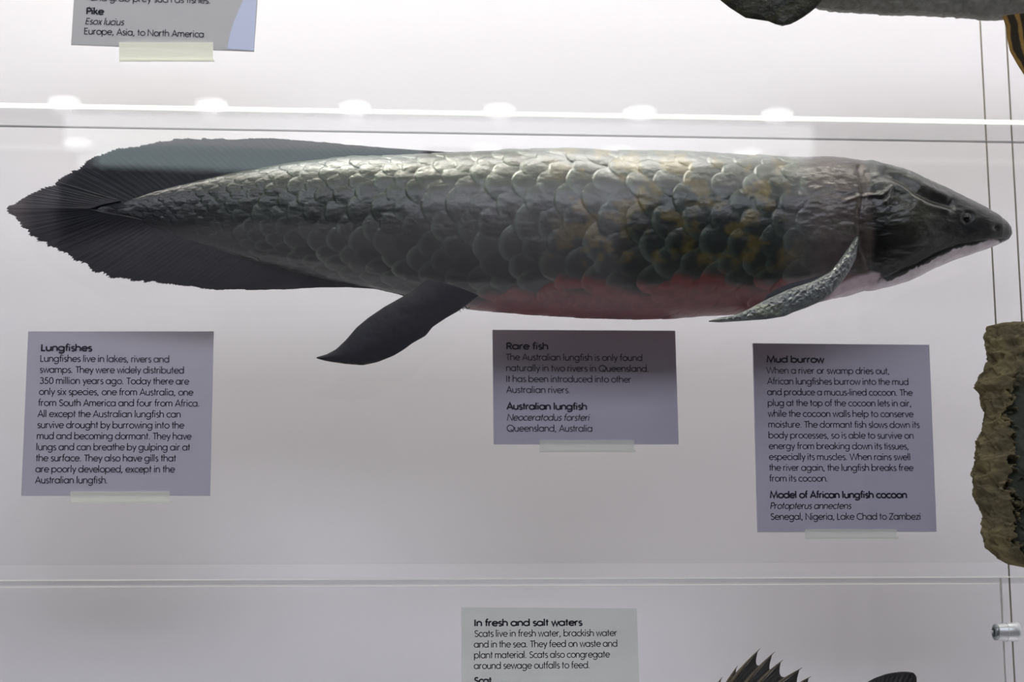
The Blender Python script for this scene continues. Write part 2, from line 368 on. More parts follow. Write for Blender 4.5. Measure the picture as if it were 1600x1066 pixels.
L4 = [('heading', 'In fresh and salt waters', 741.2, 909.2, 978.7), ('heading', 'Scat', 741.2, 767.5, 1069)] + lines_from((700, 880), 4.0, [
 ('Scats live in fresh water, brackish water', 165, 1055), ('and in the sea. They feed on waste and', 163, 1058), ('plant material. Scats also congregate', 163, 1010),
 ('around sewage outfalls to feed.', 163, 887)], 995.5, 1045.7)
card('pale grey-green label about scats, below the lower shelf', [(721, 949), (995, 951), (1001, 1130), (722, 1130)], M_lab4, L4, None, Y=-0.0022, xh=7.3)
def swoosh(r, Y):
    P = [(402.5, -40), (388, -40), (380, 0), (372, 18), (364, 38), (358, 58), (355, 76.2), (396.8, 79.3)]
    slab('blue_corner_print', [(p.x, p.z) for p in (at(x, y, Y - .0002) for x, y in P)], Y - .0002, Y - .00002, M_swoosh, r)
L0 = [('print', 'and grab prey such as fishes.', 141, 329, 1.0, 5.5), ('heading', 'Pike', 135, 161.5, 22.0, 23.0), ('italic', 'Esox lucius', 133, 192.5, 38, 39.5),
      ('print', 'Europe, Asia, to North America', 131.3, 318.3, 53.5, 58.5)]
card('grey Pike label with a pale blue corner, cut by the top of the frame', [(121, -90), (409, -86), (397, 79.6), (111, 69)], M_lab0, L0, (186, 66, 333, 96), xh=7.8, tape_mat=M_tape0, extra=swoosh)

# ------------------------------------------------------------------ numpy helpers for skins
_rng = np.random.RandomState(3); _lat = _rng.rand(256, 256)
def vnoise(x, y):
    xi = np.floor(x).astype(int); yi = np.floor(y).astype(int); fx = x - xi; fy = y - yi
    fx = fx * fx * (3 - 2 * fx); fy = fy * fy * (3 - 2 * fy)
    g = lambda a, b: _lat[a % 256, b % 256]
    return (g(xi, yi) * (1 - fx) + g(xi + 1, yi) * fx) * (1 - fy) + (g(xi, yi + 1) * (1 - fx) + g(xi + 1, yi + 1) * fx) * fy
def fbm(x, y, o=4):
    r = 0; a = 0.5
    for i in range(o): r = r + a * vnoise(x * 2 ** i + 17 * i, y * 2 ** i + 31 * i); a *= 0.5
    return r
def sstep(a, b, x):
    t = np.clip((x - a) / (b - a), 0, 1); return t * t * (3 - 2 * t)
def seg_dist(X, Y, pts):
    d = np.full(X.shape, 1e9)
    for (x0, y0), (x1, y1) in zip(pts, pts[1:]):
        dx, dy = x1 - x0, y1 - y0; t = np.clip(((X - x0) * dx + (Y - y0) * dy) / (dx * dx + dy * dy), 0, 1)
        d = np.minimum(d, np.hypot(X - x0 - t * dx, Y - y0 - t * dy))
    return d
def grid_mesh(name, P, closed_v, mat_, parent, colors=None, caps=True):
    """P[nu,nv,3] -> smooth quad grid, v wraps around when closed_v"""
    nu, nv = P.shape[:2]; idx = np.arange(nu * nv).reshape(nu, nv)
    nxt = np.roll(idx, -1, 1) if closed_v else idx[:, 1:]
    cur = idx if closed_v else idx[:, :-1]
    q = np.stack([cur[:-1], cur[1:], nxt[1:], nxt[:-1]], -1).reshape(-1, 4)
    me = bpy.data.meshes.new(name)
    me.vertices.add(nu * nv); me.vertices.foreach_set('co', P.reshape(-1).astype(np.float32))
    faces = q; loops = faces.reshape(-1); tot = np.full(len(faces), 4)
    if caps and closed_v:
        loops = np.concatenate([loops, idx[0], idx[-1][::-1]]); tot = np.concatenate([tot, [nv, nv]])
    me.loops.add(len(loops)); me.loops.foreach_set('vertex_index', loops.astype(np.int32))
    me.polygons.add(len(tot)); st = np.concatenate([[0], np.cumsum(tot)[:-1]])
    me.polygons.foreach_set('loop_start', st.astype(np.int32)); me.polygons.foreach_set('loop_total', tot.astype(np.int32))
    me.update(calc_edges=True); me.validate()
    me.shade_smooth()
    if colors is not None:
        a = me.color_attributes.new('tone', 'FLOAT_COLOR', 'POINT')
        c = np.ones((nu * nv, 4), np.float32); c[:, :3] = colors.reshape(-1, 3); a.data.foreach_set('color', c.reshape(-1))
    return link(name, me, mat_, parent)
def normals(P, closed):
    du = np.gradient(P, axis=0)
    dv = (np.roll(P, -1, 1) - np.roll(P, 1, 1)) if closed else np.gradient(P, axis=1)
    n = np.cross(du, dv); return n / (np.linalg.norm(n, axis=-1, keepdims=True) + 1e-12)
def smooth_curve(px, py, xs, k=9):
    y = np.interp(xs, px, py); ker = np.hanning(k + 2)[1:-1]; ker /= ker.sum()
    return np.convolve(np.pad(y, k // 2, mode='edge'), ker, 'valid')[:len(xs)]

# ------------------------------------------------------------------ the long fish
YF = -0.060
fish = root('lungfish', at(900, 490, YF))
top = [(90, 320), (150, 317), (200, 311), (280, 291), (350, 276), (450, 259), (550, 250), (650, 247), (740, 244), (830, 241), (900, 240), (1000, 243), (1100, 248),
       (1150, 251), (1220, 251), (1270, 249), (1305, 249.5), (1338, 253), (1380, 263), (1410, 271), (1440, 283), (1470, 295), (1500, 308), (1530, 322), (1560, 338), (1572, 347), (1578, 354), (1582, 364)]
bot = [(90, 330), (150, 338), (200, 350), (300, 378), (400, 408), (500, 432), (600, 452), (650, 464), (690, 472), (720, 479), (760, 484), (840, 490), (920, 495), (980, 497),
       (1050, 495), (1100, 491), (1170, 487), (1250, 477), (1290, 469), (1332, 460), (1359, 451), (1380, 446), (1407, 440), (1434, 430), (1455, 420), (1488, 407), (1515, 398), (1545, 388), (1565, 380), (1576, 374), (1582, 365)]
wid = [(90, 1.5), (200, 6), (300, 17), (400, 36), (500, 57), (600, 72), (700, 86), (800, 97), (1000, 107), (1150, 105), (1250, 100), (1340, 93), (1400, 82), (1450, 68), (1500, 52), (1540, 37), (1560, 26), (1572, 17), (1578, 11), (1582, 2)]
NU = 1150
px = np.concatenate([np.linspace(90, 1560, NU - 60, endpoint=False), 1560 + 22 * np.sin(np.linspace(0, math.pi / 2, 60))])
def curve_world(c):
    q = np.array([tuple(at(x, y, YF)) for x, y in c]); return q[:, 0], q[:, 2]
tx, tz = curve_world(top); bx, bz = curve_world(bot)
sx = np.array([at(p, 380, YF).x for p in px])
# follow outline columns at equal world x
def ev(cx, cz, k=25):
    s = smooth_curve(cx, cz, sx, k); e = np.interp(sx, cx, cz); wgt = sstep(1545, 1575, px); return s * (1 - wgt) + e * wgt
T, B = ev(tx, tz), ev(bx, bz)
W = np.interp(px, [a for a, b in wid], [b * MM for a, b in wid]); W = smooth_curve(px, W, px, 31) * (1 - sstep(1540, 1572, px)) + W * sstep(1540, 1572, px)
ph = np.concatenate([np.linspace(-100, 100, 330, endpoint=False), np.linspace(100, 260, 60, endpoint=False)]) * math.pi / 180
NV = len(ph)
zc = (T + B) / 2; hh = np.maximum((T - B) / 2, 0.0004)
cph, sph = np.cos(ph), np.sin(ph)
ex = 0.92
P = np.zeros((NU, NV, 3))
P[:, :, 0] = sx[:, None]
P[:, :, 1] = YF - W[:, None] * (np.sign(cph) * np.abs(cph) ** ex * np.where(cph < 0, .8, 1))[None]
P[:, :, 2] = zc[:, None] + hh[:, None] * (np.sign(sph) * np.abs(sph) ** ex)[None]
N = normals(P, True)
if N[NU // 2, 165, 1] > 0: N = -N
U, V = project(P.reshape(-1, 3)); U = U.reshape(NU, NV); V = V.reshape(NU, NV)
PX = np.repeat(px[:, None], NV, 1); PH = np.repeat((np.degrees(ph))[None], NU, 0)
# scale lattice
pitch = np.interp(px, [90, 200, 300, 400, 600, 800, 1000, 1250, 1600], [9, 14, 21, 28, 36, 42, 45, 44, 44])
S = np.cumsum(np.gradient(px) / pitch); S = np.repeat(S[:, None], NV, 1)
R = PH / 180 * 13.5 + 40 + 0.9 * np.sin(S * 0.13)
best = np.full(S.shape, -1.0); bid = np.zeros(S.shape); bu = np.zeros(S.shape); bv = np.zeros(S.shape); brr = np.ones(S.shape)
n0 = np.round(R)
for dn in (-2, -1, 0, 1, 2):
    n = n0 + dn; off = 0.5 * (n % 2)
    m0 = np.round(S - off)
    for dm in (-1, 0, 1):
        mm_ = m0 + dm
        h1 = _lat[(mm_ * 7 + n * 3).astype(int) % 256, (n * 11 + mm_).astype(int) % 256]
        h2 = _lat[(mm_ * 5 + n * 13 + 50).astype(int) % 256, (n * 7 + mm_ * 3).astype(int) % 256]
        cs = mm_ + off + (h1 - .5) * .34; cn = n + (h2 - .5) * .3
        du = (cs - S) / 0.80; dv = (R - cn) / (1.18 + .12 * (h1 - .5))
        rr = np.sqrt(du * du + dv * dv)
        hgt = (0.40 + 0.62 * (du + 1) / 2 + 0.12 * (h2 - .5) - 0.42 * dv * dv - .25 * du * du) * sstep(1.0, 0.80, rr)
        hgt = np.where(rr < 1, hgt, -1)
        sel = hgt > best
        best = np.where(sel, hgt, best); bid = np.where(sel, h1, bid); bu = np.where(sel, du, bu); bv = np.where(sel, dv, bv); brr = np.where(sel, rr, brr)
best = np.clip(best, 0, 1)
amp = np.interp(px, [90, 180, 260, 400, 700, 1000, 1190, 1260, 1600], [0, .2, 1.8, 4.0, 6.8, 8.0, 7.0, 0.5, 0.0])[:, None]
amp = amp * (1 - 0.55 * sstep(425, 470, V))
amp = amp * (0.8 + 0.4 * fbm(PX / 60, V / 40, 2))
disp = amp * best
disp += amp * 0.10 * (vnoise(S * 9, bv * 5 + R) - .5) * sstep(0.2, 1, brr)
wr = fbm(PX / 22, V / 9, 4) - .47
fine = fbm(PX / 5, V / 4, 3) - .45
disp += wr * np.interp(px, [90, 260, 400, 1200, 1260, 1340, 1600], [1.5, 1.2, 1.2, 1.2, 4.0, 3.2, 1.2])[:, None]
disp += fine * np.interp(px, [90, 600, 1200, 1340, 1600], [.5, .5, .6, .9, .5])[:, None]
# large dents of the dried skin
disp += (fbm(PX / 120 + 5, V / 60, 2) - .37) * 7 * sstep(1320, 1100, PX) * sstep(300, 600, PX)
# head relief
hd = sstep(1335, 1350, PX)
g1 = seg_dist(U, V, [(1384, 270), (1412, 284), (1432, 302), (1458, 313), (1484, 319)])
disp -= 9 * np.exp(-(g1 / 9) ** 2) * hd
g2 = seg_dist(U, V, [(1385, 262), (1415, 276), (1445, 293), (1480, 309)])
disp += 2.5 * np.exp(-(g2 / 5) ** 2) * hd
g3 = seg_dist(U, V, [(1392, 288), (1420, 304), (1440, 318), (1478, 329)])
disp += 4.5 * np.exp(-(g3 / 8) ** 2) * hd
disp += 7 * np.exp(-((U - 1425) / 34) ** 2 - ((V - 352) / 34) ** 2)                        # cheek
g4 = seg_dist(U, V, [(1342, 262), (1350, 300), (1344, 335), (1346, 380), (1362, 425), (1378, 436)])
disp -= 4 * np.exp(-(g4 / 5) ** 2)                                                          # gill slit
disp += 3.5 * sstep(1346, 1362, PX) * sstep(1500, 1400, PX)
g5 = seg_dist(U, V, [(1375, 308), (1390, 296), (1388, 312), (1382, 318)])
disp += 3.5 * np.exp(-(g5 / 3) ** 2) * (.6 + fbm(PX / 4, V / 4, 2))
g6 = seg_dist(U, V, [(1325, 313), (1345, 306), (1375, 305)])
disp += 2.5 * np.exp(-(g6 / 3) ** 2)
jaw = [(1581, 371), (1565, 375), (1542, 377), (1520, 380), (1500, 383), (1470, 392), (1455, 398), (1434, 410), (1410, 419), (1392, 428), (1377, 437), (1359, 440)]
g7 = seg_dist(U, V, jaw); disp -= 3.0 * np.exp(-(g7 / 2.6) ** 2) * sstep(1572, 1550, PX)
eyec = (1512, 340); re = np.hypot(U - eyec[0], (V - eyec[1]))
disp += .7 * np.exp(-((re - 12) / 4) ** 2) * (PX > 1450) - 3 * np.exp(-(re / 9) ** 2) * (PX > 1450)
ren = np.hypot(U - 1556, V - 356); disp -= 3 * np.exp(-(ren / 3.5) ** 2)                    # nostril
disp *= np.interp(px, [90, 110, 1560, 1582], [0, 1, 1, 0.1])[:, None]
# keep displacement mostly on the visible side and mirrored softly behind
P2 = P + N * (disp * MM)[:, :, None]
# colours (linear albedo)
def c3(*c): return np.array(c)[None, None, :]
tone = np.ones((NU, NV, 3)) * c3(.030, .034, .036)
nz = fbm(PX / 40 + 9, V / 26, 3)[:, :, None]; nz2 = fbm(PX / 9, V / 7 + 3, 3)[:, :, None]
gr = sstep(250, 420, PX)[:, :, None]
margin = sstep(.45, .95, brr)[:, :, None] * sstep(-.5, .6, bu)[:, :, None]
tone = tone * (1 - gr) + gr * (c3(.034, .041, .036) * (0.7 + .7 * bid[:, :, None]))
tone = tone + gr * margin * (c3(.055, .080, .055) * (.35 + sstep(.25, .6, nz)))
och = (sstep(820, 900, PX) * sstep(1250, 1190, PX) * sstep(430, 400, V) )[:, :, None] * sstep(.42, .6, fbm(PX / 24, V / 20 + 40, 3)[:, :, None])
tone = tone * (1 - och * .8) + och * .8 * (c3(.175, .135, .040) * (.5 + nz2))
upc = sstep(330, 262, V)[:, :, None] * gr; tone = tone + upc * c3(.032, .036, .022) * (.6 + .8 * nz2)
sh = sstep(1225, 1265, PX)[:, :, None]
skin = c3(.085, .062, .055) * (.5 + 1.1 * nz2) + c3(.03, .032, .02) * sstep(.4, .6, nz)
tone = tone * (1 - sh) + sh * skin
tl = sstep(300, 170, PX)[:, :, None]; tone = tone * (1 - tl) + tl * c3(.024, .025, .030) * (.5 + nz2)
# belly red, its limit stepping along the scales
vb = V + (bu * 10 + (bid - .5) * 26) * (PX < 1240) - 6 * (fbm(PX / 30, PX * 0, 2) - .4)
lim = np.interp(px, [640, 700, 760, 900, 1050, 1200, 1280, 1345, 1400], [520, 480, 452, 446, 444, 444, 436, 428, 470])[:, None]
red = (sstep(-9, 9, vb - lim) * sstep(690, 760, PX) * sstep(1385, 1340, PX))[:, :, None]
redc = c3(.155, .032, .030) * (.65 + .7 * nz2) + c3(.05, .025, .025) * sstep(470, 495, V)[:, :, None] * nz
tone = tone * (1 - red) + red * redc
wh = (sstep(-4, 5, V - np.interp(PX, [1270, 1290, 1325, 1358, 1370], [474, 446, 430, 424, 440])) * sstep(1278, 1300, PX) * sstep(1374, 1358, PX))[:, :, None]
tone = tone * (1 - wh) + wh * c3(.66, .54, .57) * (.75 + .5 * nz2)
# head
hm = sstep(1336, 1348, PX)[:, :, None] * (1 - wh)
headc = c3(.016, .018, .018) * (.6 + nz2) + c3(.050, .050, .026) * (np.exp(-((U - 1420) / 45) ** 2 - ((V - 325) / 42) ** 2))[:, :, None] * (.4 + 1.2 * nz2) \
      + (c3(.022, .028, .024) * sstep(300, 262, V)[:, :, None])
blk = (np.exp(-((U - 1365) / 32) ** 2 - ((V - 385) / 52) ** 2))[:, :, None]
headc = headc * (1 - .8 * blk)
tone = tone * (1 - hm) + hm * headc
jawy = np.interp(PX, [1359, 1377, 1392, 1410, 1434, 1455, 1470, 1500, 1520, 1542, 1565, 1581], [441, 437, 429, 420, 411, 399, 393, 384, 381, 378, 378, 378])
jn = (fbm(PX / 7, PX * 0 + 2, 2) - .4) * 8
jw = (sstep(-1.5, 1.5, V - jawy - jn) * sstep(1352, 1364, PX) * sstep(1574, 1560, PX))[:, :, None]
tone = tone * (1 - jw) + jw * c3(.74, .66, .70) * (.7 + .6 * nz2)
ink = sstep(.66, .74, fbm(PX / 6 + 80, V / 6, 2))[:, :, None] * (wh + jw) * .8
tone = tone * (1 - ink) + ink * c3(.06, .02, .02)
tone = np.clip(tone * (.60 + .4 * np.maximum(red, np.maximum(wh, jw))), .004, .8)
M_fish = attr_mat('wet_scaled_skin', 0.34, 0.18, bump=(900, 0.14, 0.001), spec=0.42)
grid_mesh('body', P2, True, M_fish, fish, tone)

def blade(name, outer, inner, parent, mat_, y_in, y_out, t_in, t_out, nt=260, nr=40, rag=0.0, rays=60, ridge=0.0006, colf=None, bend=None):
    """a fin: strip of two faces between an inner and an outer outline given in pixels, thinning outwards"""
    o = np.array(outer, float); i_ = np.array(inner, float)
    d = np.concatenate([[0], np.cumsum(np.hypot(*np.diff(o, axis=0).T))]); t = np.linspace(0, d[-1], nt)
    O = np.stack([smooth_curve(d, o[:, k], t, 7) for k in (0, 1)], 1); I = np.stack([smooth_curve(d, i_[:, k], t, 7) for k in (0, 1)], 1)
    O[0], O[-1] = o[0], o[-1]
    dirn = (O - I); ln = np.hypot(*dirn.T)[:, None] + 1e-6
    jag = (_rng.rand(nt) - .5) + 1.5 * (vnoise(t / 9, t * 0) - .5)
    rg = rag(O[:, 0]) if callable(rag) else np.full(nt, rag)
    O = O + dirn / ln * (jag * rg)[:, None]
    r = np.linspace(0, 1, nr)
    PXY = I[:, None] * (1 - r[None, :, None]) + O[:, None] * r[None, :, None]
    Yc = y_in * (1 - r) + y_out * r; Yc = np.repeat(Yc[None], nt, 0)
    if bend is not None: Yc = Yc + bend(PXY[:, :, 0], PXY[:, :, 1], r[None])
    th = (t_in * (1 - r) + t_out * r)[None] / 2 + ridge * (np.sin(t / t[-1] * rays * 2 * math.pi)[:, None] * .5 + fbm(np.repeat(t[:, None], nr, 1) / 12, np.repeat(r[None], nt, 0) * 3, 2) - .4) * sstep(0, .25, r)[None] * sstep(1.02, .8, r)[None]
    th = np.maximum(th, 0.00012)
    rr_ = np.array(_r); 
    D = _f[None, None] + _r * ((PXY[:, :, :1] - 800) / F) - _u * ((PXY[:, :, 1:] - 533) / F)
    C = _c + D * ((Yc - _c[1]) / D[:, :, 1])[:, :, None]
    front = C.copy(); front[:, :, 1] -= th; back = C.copy(); back[:, :, 1] += th
    Pn = np.concatenate([front, back[:, ::-1]], 1)
    cols = None
    if colf is not None:
        a = colf(PXY[:, :, 0], PXY[:, :, 1], np.repeat(r[None], nt, 0), np.repeat(t[:, None], nr, 1)); cols = np.concatenate([a, a[:, ::-1]], 1)
    return grid_mesh(name, Pn, True, mat_, parent, cols)
M_fin = attr_mat('dark_fin_skin', 0.55, 0.0, bump=(700, 0.12, 0.001), spec=0.2)
def fincol(x, y, r, t):
    n = fbm(x / 30, y / 10, 4)[:, :, None]; ry = (vnoise(t / 2.2, r * 2))[:, :, None]
    c = c3(.014, .015, .020) * (.55 + .9 * n) * (.8 + .4 * ry)
    tip = (sstep(60, 20, x))[:, :, None]; return np.clip(c * (1 - tip) + tip * c3(.10, .085, .085), .003, 1)
dO = [(850, 241), (830, 240), (760, 240), (700, 238), (600, 231), (500, 222), (430, 216), (380, 218), (300, 217), (275, 218), (250, 222), (215, 230), (195, 231), (150, 243), (135, 255), (120, 266), (95, 276), (85, 288)]
dI = [(870, 256), (860, 258), (810, 264), (750, 268), (660, 270), (570, 276), (510, 283), (460, 290), (400, 300), (380, 304), (350, 310), (320, 314), (300, 318), (260, 320), (240, 322), (230, 324), (200, 326), (180, 328)]
blade('dorsal_fin', dO, dI, fish, M_fin, YF, YF + .002, .007, .0012, nt=700, nr=50, rag=lambda x: np.interp(x, [100, 300, 500, 600], [4, 2.6, 2.2, .8]), rays=70, ridge=.00010, colf=fincol)
tO = [(92, 284), (80, 292), (62, 297), (50, 303), (30, 315), (13, 324), (22, 337), (36, 355), (50, 370), (75, 381), (95, 392), (120, 407), (150, 424), (170, 433), (200, 437), (250, 443), (310, 450), (350, 452), (400, 453), (450, 452), (500, 449), (550, 449), (590, 452), (615, 458), (660, 470)]
tI = [(190, 316), (180, 318), (170, 320), (160, 322), (150, 326), (140, 328), (150, 331), (160, 333), (170, 335), (190, 338), (210, 342), (235, 348), (260, 352), (290, 358), (310, 364), (350, 374), (400, 386), (430, 394), (460, 402), (500, 410), (540, 418), (580, 425), (610, 432), (640, 440), (690, 455)]
blade('tail_fin', tO, tI, fish, M_fin, YF, YF + .002, .009, .0012, nt=800, nr=60, rag=lambda x: np.interp(x, [100, 300, 400], [5.5, 4.5, .8]), rays=80, ridge=.00012, colf=fincol)
# pelvic fin: long leaf, upper edge / lower edge
def leaf(name, up_, lo, Yr, Yt, thick, mat_, colf, nr=60, nt=220, ridge=.0006, curl=0.0, parent=None, gs=12.0):
    u = np.array(up_, float); l = np.array(lo, float)
    def res(a):
        d = np.concatenate([[0], np.cumsum(np.hypot(*np.diff(a, axis=0).T))]); d /= d[-1]; t = np.linspace(0, 1, nt)
        return np.stack([smooth_curve(d, a[:, 0], t, 7), smooth_curve(d, a[:, 1], t, 7)], 1), t
    A, t = res(u); Bq, _ = res(l); r = np.linspace(0, 1, nr)
    X = A[:, None] * (1 - r[None, :, None]) + Bq[:, None] * r[None, :, None]
    env = np.sin(np.clip(r, 0, 1) * math.pi) ** .6
    th = thick * env[None] * (1 - .75 * t[:, None]) / 2 + .0003 + ridge * (fbm(X[:, :, 0] / gs, X[:, :, 1] / gs, 3) - .45) * env[None]
    Yc = Yr * (1 - t[:, None]) + Yt * t[:, None] + curl * (r[None] - .5) ** 2
    D = _f[None, None] + _r * ((X[:, :, :1] - 800) / F) - _u * ((X[:, :, 1:] - 533) / F)
    C = _c + D * ((Yc - _c[1]) / D[:, :, 1])[:, :, None]
    fr = C.copy(); fr[:, :, 1] -= th; bk = C.copy(); bk[:, :, 1] += np.maximum(th * .6, .0002)
    a = colf(X[:, :, 0], X[:, :, 1], np.repeat(r[None], nt, 0), np.repeat(t[:, None], nr, 1))
    return grid_mesh(name, np.concatenate([fr, bk[:, ::-1]], 1), True, mat_, parent, np.concatenate([a, a[:, ::-1]], 1))
def pelcol(x, y, r, t):
    n = fbm(x / 14, y / 14, 4)[:, :, None]; c = c3(.010, .012, .018) * (.5 + n)
    e = (sstep(.93, .99, r) * sstep(.6, .9, t))[:, :, None] * (fbm(x / 5, y / 5, 2)[:, :, None] > .42); return np.clip(c + e * c3(.25, .16, .10), 0, 1)
leaf('pelvic_fin', [(668, 436), (645, 455), (625, 466), (600, 480), (575, 497), (557, 512), (540, 532), (525, 546), (510, 554), (494, 558.5)],
     [(748, 462), (730, 476), (715, 487), (697, 497), (676, 511), (665, 525), (645, 536), (630, 547), (615, 556), (590, 566), (567, 571), (540, 569), (510, 564.5), (494, 560)],
     YF - .040, YF - .030, .014, M_fin, pelcol, parent=fish, ridge=.0008)
M_pec = attr_mat('wrinkled_fin_leather', 0.28, 0.5, bump=(450, 0.6, 0.002), spec=0.6)
def peccol(x, y, r, t):
    n = fbm(x / 8, y / 6, 3)[:, :, None]; c = c3(.085, .10, .095) * (.5 + n) + c3(.07, .075, .03) * (sstep(.45, .6, fbm(x / 18, y / 10 + 9, 2)))[:, :, None] * sstep(.35, .6, t)[:, :, None]
    return np.clip(c, 0, 1)
leaf('pectoral_fin', [(1336, 371), (1322, 392), (1311, 408), (1298, 424), (1280, 434), (1268, 440), (1250, 446), (1230, 453), (1204, 465), (1192, 471), (1164, 486), (1146, 493), (1124, 497), (1107, 501.5)],
     [(1341, 374), (1338, 402), (1328, 422), (1316, 440), (1300, 458), (1288, 468), (1276, 474), (1260, 481), (1240, 488), (1226, 494.5), (1198, 499), (1156, 502), (1125, 504), (1107, 503)],
     YF - .052, YF - .062, .012, M_pec, peccol, parent=fish, gs=5.0, ridge=.0030, nt=320, nr=80)
def memcol(x, y, r, t): return c3(.03, .033, .04) * (.5 + fbm(x / 12, y / 12, 3))[:, :, None]
leaf('fin_membrane', [(1285, 430), (1260, 437), (1235, 443), (1215, 451), (1200, 460), (1192, 470)], [(1290, 440), (1262, 449), (1240, 460), (1220, 466), (1205, 473), (1195, 476)],
     YF - .044, YF - .052, .003, M_fin, memcol, parent=fish, nt=80, nr=24)
# eye
def ellipsoid(name, c, rx, ry, rz, m_, parent, seg=32):
    bm = bmesh.new(); bmesh.ops.create_uvsphere(bm, u_segments=seg, v_segments=seg // 2, radius=1)
    bmesh.ops.transform(bm, matrix=Matrix.Translation(c) @ Matrix.Diagonal((rx, ry, rz, 1)), verts=bm.verts)
    return bmobj(name, bm, m_, parent, True)
iu = np.argmin(np.hypot(U[:, :330] - 1512, V[:, :330] - 340)); pe = P2[:, :330].reshape(-1, 3)[iu]
M_eye = mat('glass_eye', (.008, .009, .010), .22, .4)
ellipsoid('eye', Vector(pe) + Vector((0, .0015, 0)), .0055, .0042, .0055, M_eye, fish)
ellipsoid('pupil', Vector(pe) + Vector((0, -.0018, 0)), .0028, .0014, .0028, mat('pupil_black', (.002, .002, .002), .05), fish, 20)
# small loose wire by the pelvic fin and mounting rods into the panel
p_ = at(722, 482, YF - .03)
tube('wire_loop', [p_ + Vector((math.cos(a) * .0016 - .0005, 0, math.sin(a) * .0016 - .0015)) for a in [k * .55 for k in range(9)]], .0003, M_dark, fish, 6)
tube('wire_loop', [p_ + Vector((.003, 0, .002)), p_ + Vector((.0045, -.001, -.001)), p_ + Vector((.0062, 0, .0008))], .0005, M_dark, fish, 6)
for q in (620, 1180):
    a_ = at(q, 370, YF + .02); tube('mounting_rod', [a_, (a_.x, -0.0004, a_.z)], .003, M_rod, fish, 12)
adopt(fish)
tag(fish, 'long dark scaly lungfish with red belly and pointed head, filling the middle of the case', 'fish')

# ------------------------------------------------------------------ mud cocoon at the right
YC = -0.05
coc = root('mud_cocoon', at(1612, 884, YC))
prof = [(509, 66), (512, 70), (523, 74), (547, 72), (565, 73), (578, 79), (586, 85), (600, 88), (606, 90), (614, 80), (630, 78), (645, 77), (669, 81), (696, 87), (740, 93), (775, 90), (807, 78), (838, 77), (858, 68), (872, 52), (881, 36), (884, 14)]
nz_ = 300; na = 260
ys = np.linspace(504, 885, nz_)
rad = np.interp(ys, [p[0] for p in prof], [p[1] for p in prof])
ang = np.linspace(0, 2 * math.pi, na, endpoint=False)
AX = np.cos(ang)[None] * np.ones((nz_, 1)); AY = np.sin(ang)[None] * np.ones((nz_, 1)); ZZ = np.repeat(ys[:, None], na, 1)
cx0 = 1612
cen = np.array([tuple(at(cx0, y, YC)) for y in ys])
def n3(a, b, c_, s):
    out = np.empty(a.shape)
    fa, fb, fc, fo = a.ravel(), b.ravel(), c_.ravel(), out.ravel()
    for i in range(fa.size): fo[i] = mnoise.fractal(Vector((fa[i] * s, fb[i] * s, fc[i] * s)), 0.8, 2.1, 4)
    return fo.reshape(a.shape)
nn = n3(AX * 80, AY * 80, ZZ, 1 / 42.0)
rid = -np.abs(n3(AX * 80 + 300, AY * 80 + AX * 40, ZZ * 1.5 + AX * 30, 1 / 46.0)) * 15
fn = n3(AX * 80, AY * 80 + 90, ZZ, 1 / 9.0) * 2.0
rr3 = rad[:, None] + nn * 5.5 + rid + 3 + fn
rr3 = np.maximum(rr3, 2) * np.interp(ys, [504, 506, 510], [.0, .78, 1.0])[:, None]
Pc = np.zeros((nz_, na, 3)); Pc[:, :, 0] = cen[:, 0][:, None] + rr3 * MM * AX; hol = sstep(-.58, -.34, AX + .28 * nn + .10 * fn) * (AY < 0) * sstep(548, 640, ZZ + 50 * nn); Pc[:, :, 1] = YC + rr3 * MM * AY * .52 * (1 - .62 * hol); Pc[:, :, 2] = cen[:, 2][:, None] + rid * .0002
cn1 = sstep(-.4, .5, nn)[:, :, None]; cn2 = sstep(-.3, .3, n3(AX * 80, AY * 80, ZZ + 200, 1 / 40.0))[:, :, None]
ccol = c3(.235, .195, .095) * cn1 + c3(.150, .125, .068) * (1 - cn1); ccol = ccol * (1 - .3 * cn2) + .3 * cn2 * c3(.11, .085, .055)
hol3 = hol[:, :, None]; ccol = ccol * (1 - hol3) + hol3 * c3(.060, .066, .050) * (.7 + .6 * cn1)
M_mud = attr_mat('dried_mud', 0.9, 0.0, bump=(260, 0.35, 0.002), spec=0.2)
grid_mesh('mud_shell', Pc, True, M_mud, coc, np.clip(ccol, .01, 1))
a_ = at(1640, 700, YC); tube('mounting_rod', [(a_.x, YC + .02, a_.z), (a_.x, 0, a_.z)], .003, M_rod, coc)
adopt(coc); tag(coc, 'rough brown dried mud cocoon cut by the right edge of the frame', 'cocoon')

# ------------------------------------------------------------------ upper fish, seen as belly and fins
YU = -0.07
uf = root('fish_mount', at(1500, 38, YU))
ub = [(1180, -40), (1230, -8), (1270, 18), (1300, 24), (1400, 30), (1500, 34), (1550, 38), (1640, 36), (1750, 20), (1850, -10), (1930, -60)]
ut = [(1180, -60), (1230, -105), (1270, -130), (1300, -140), (1400, -155), (1500, -160), (1550, -160), (1640, -158), (1750, -140), (1850, -110), (1930, -64)]
n1 = 260; xs = np.linspace(1180, 1930, n1)
bt = smooth_curve([a for a, b in ub], [b for a, b in ub], xs, 15); tt = smooth_curve([a for a, b in ut], [b for a, b in ut], xs, 15)
an = np.linspace(0, 2 * math.pi, 180, endpoint=False)
Pu = np.zeros((n1, 180, 3))
for i in range(n1):
    c_ = at(xs[i], (bt[i] + tt[i]) / 2, YU); h_ = (bt[i] - tt[i]) / 2 * MM
    Pu[i, :, 0] = c_.x; Pu[i, :, 1] = YU - np.cos(an) * h_ * .62; Pu[i, :, 2] = c_.z + np.sin(an) * h_
Nu = normals(Pu, True); 
if Nu[n1 // 2, 0, 1] > 0: Nu = -Nu
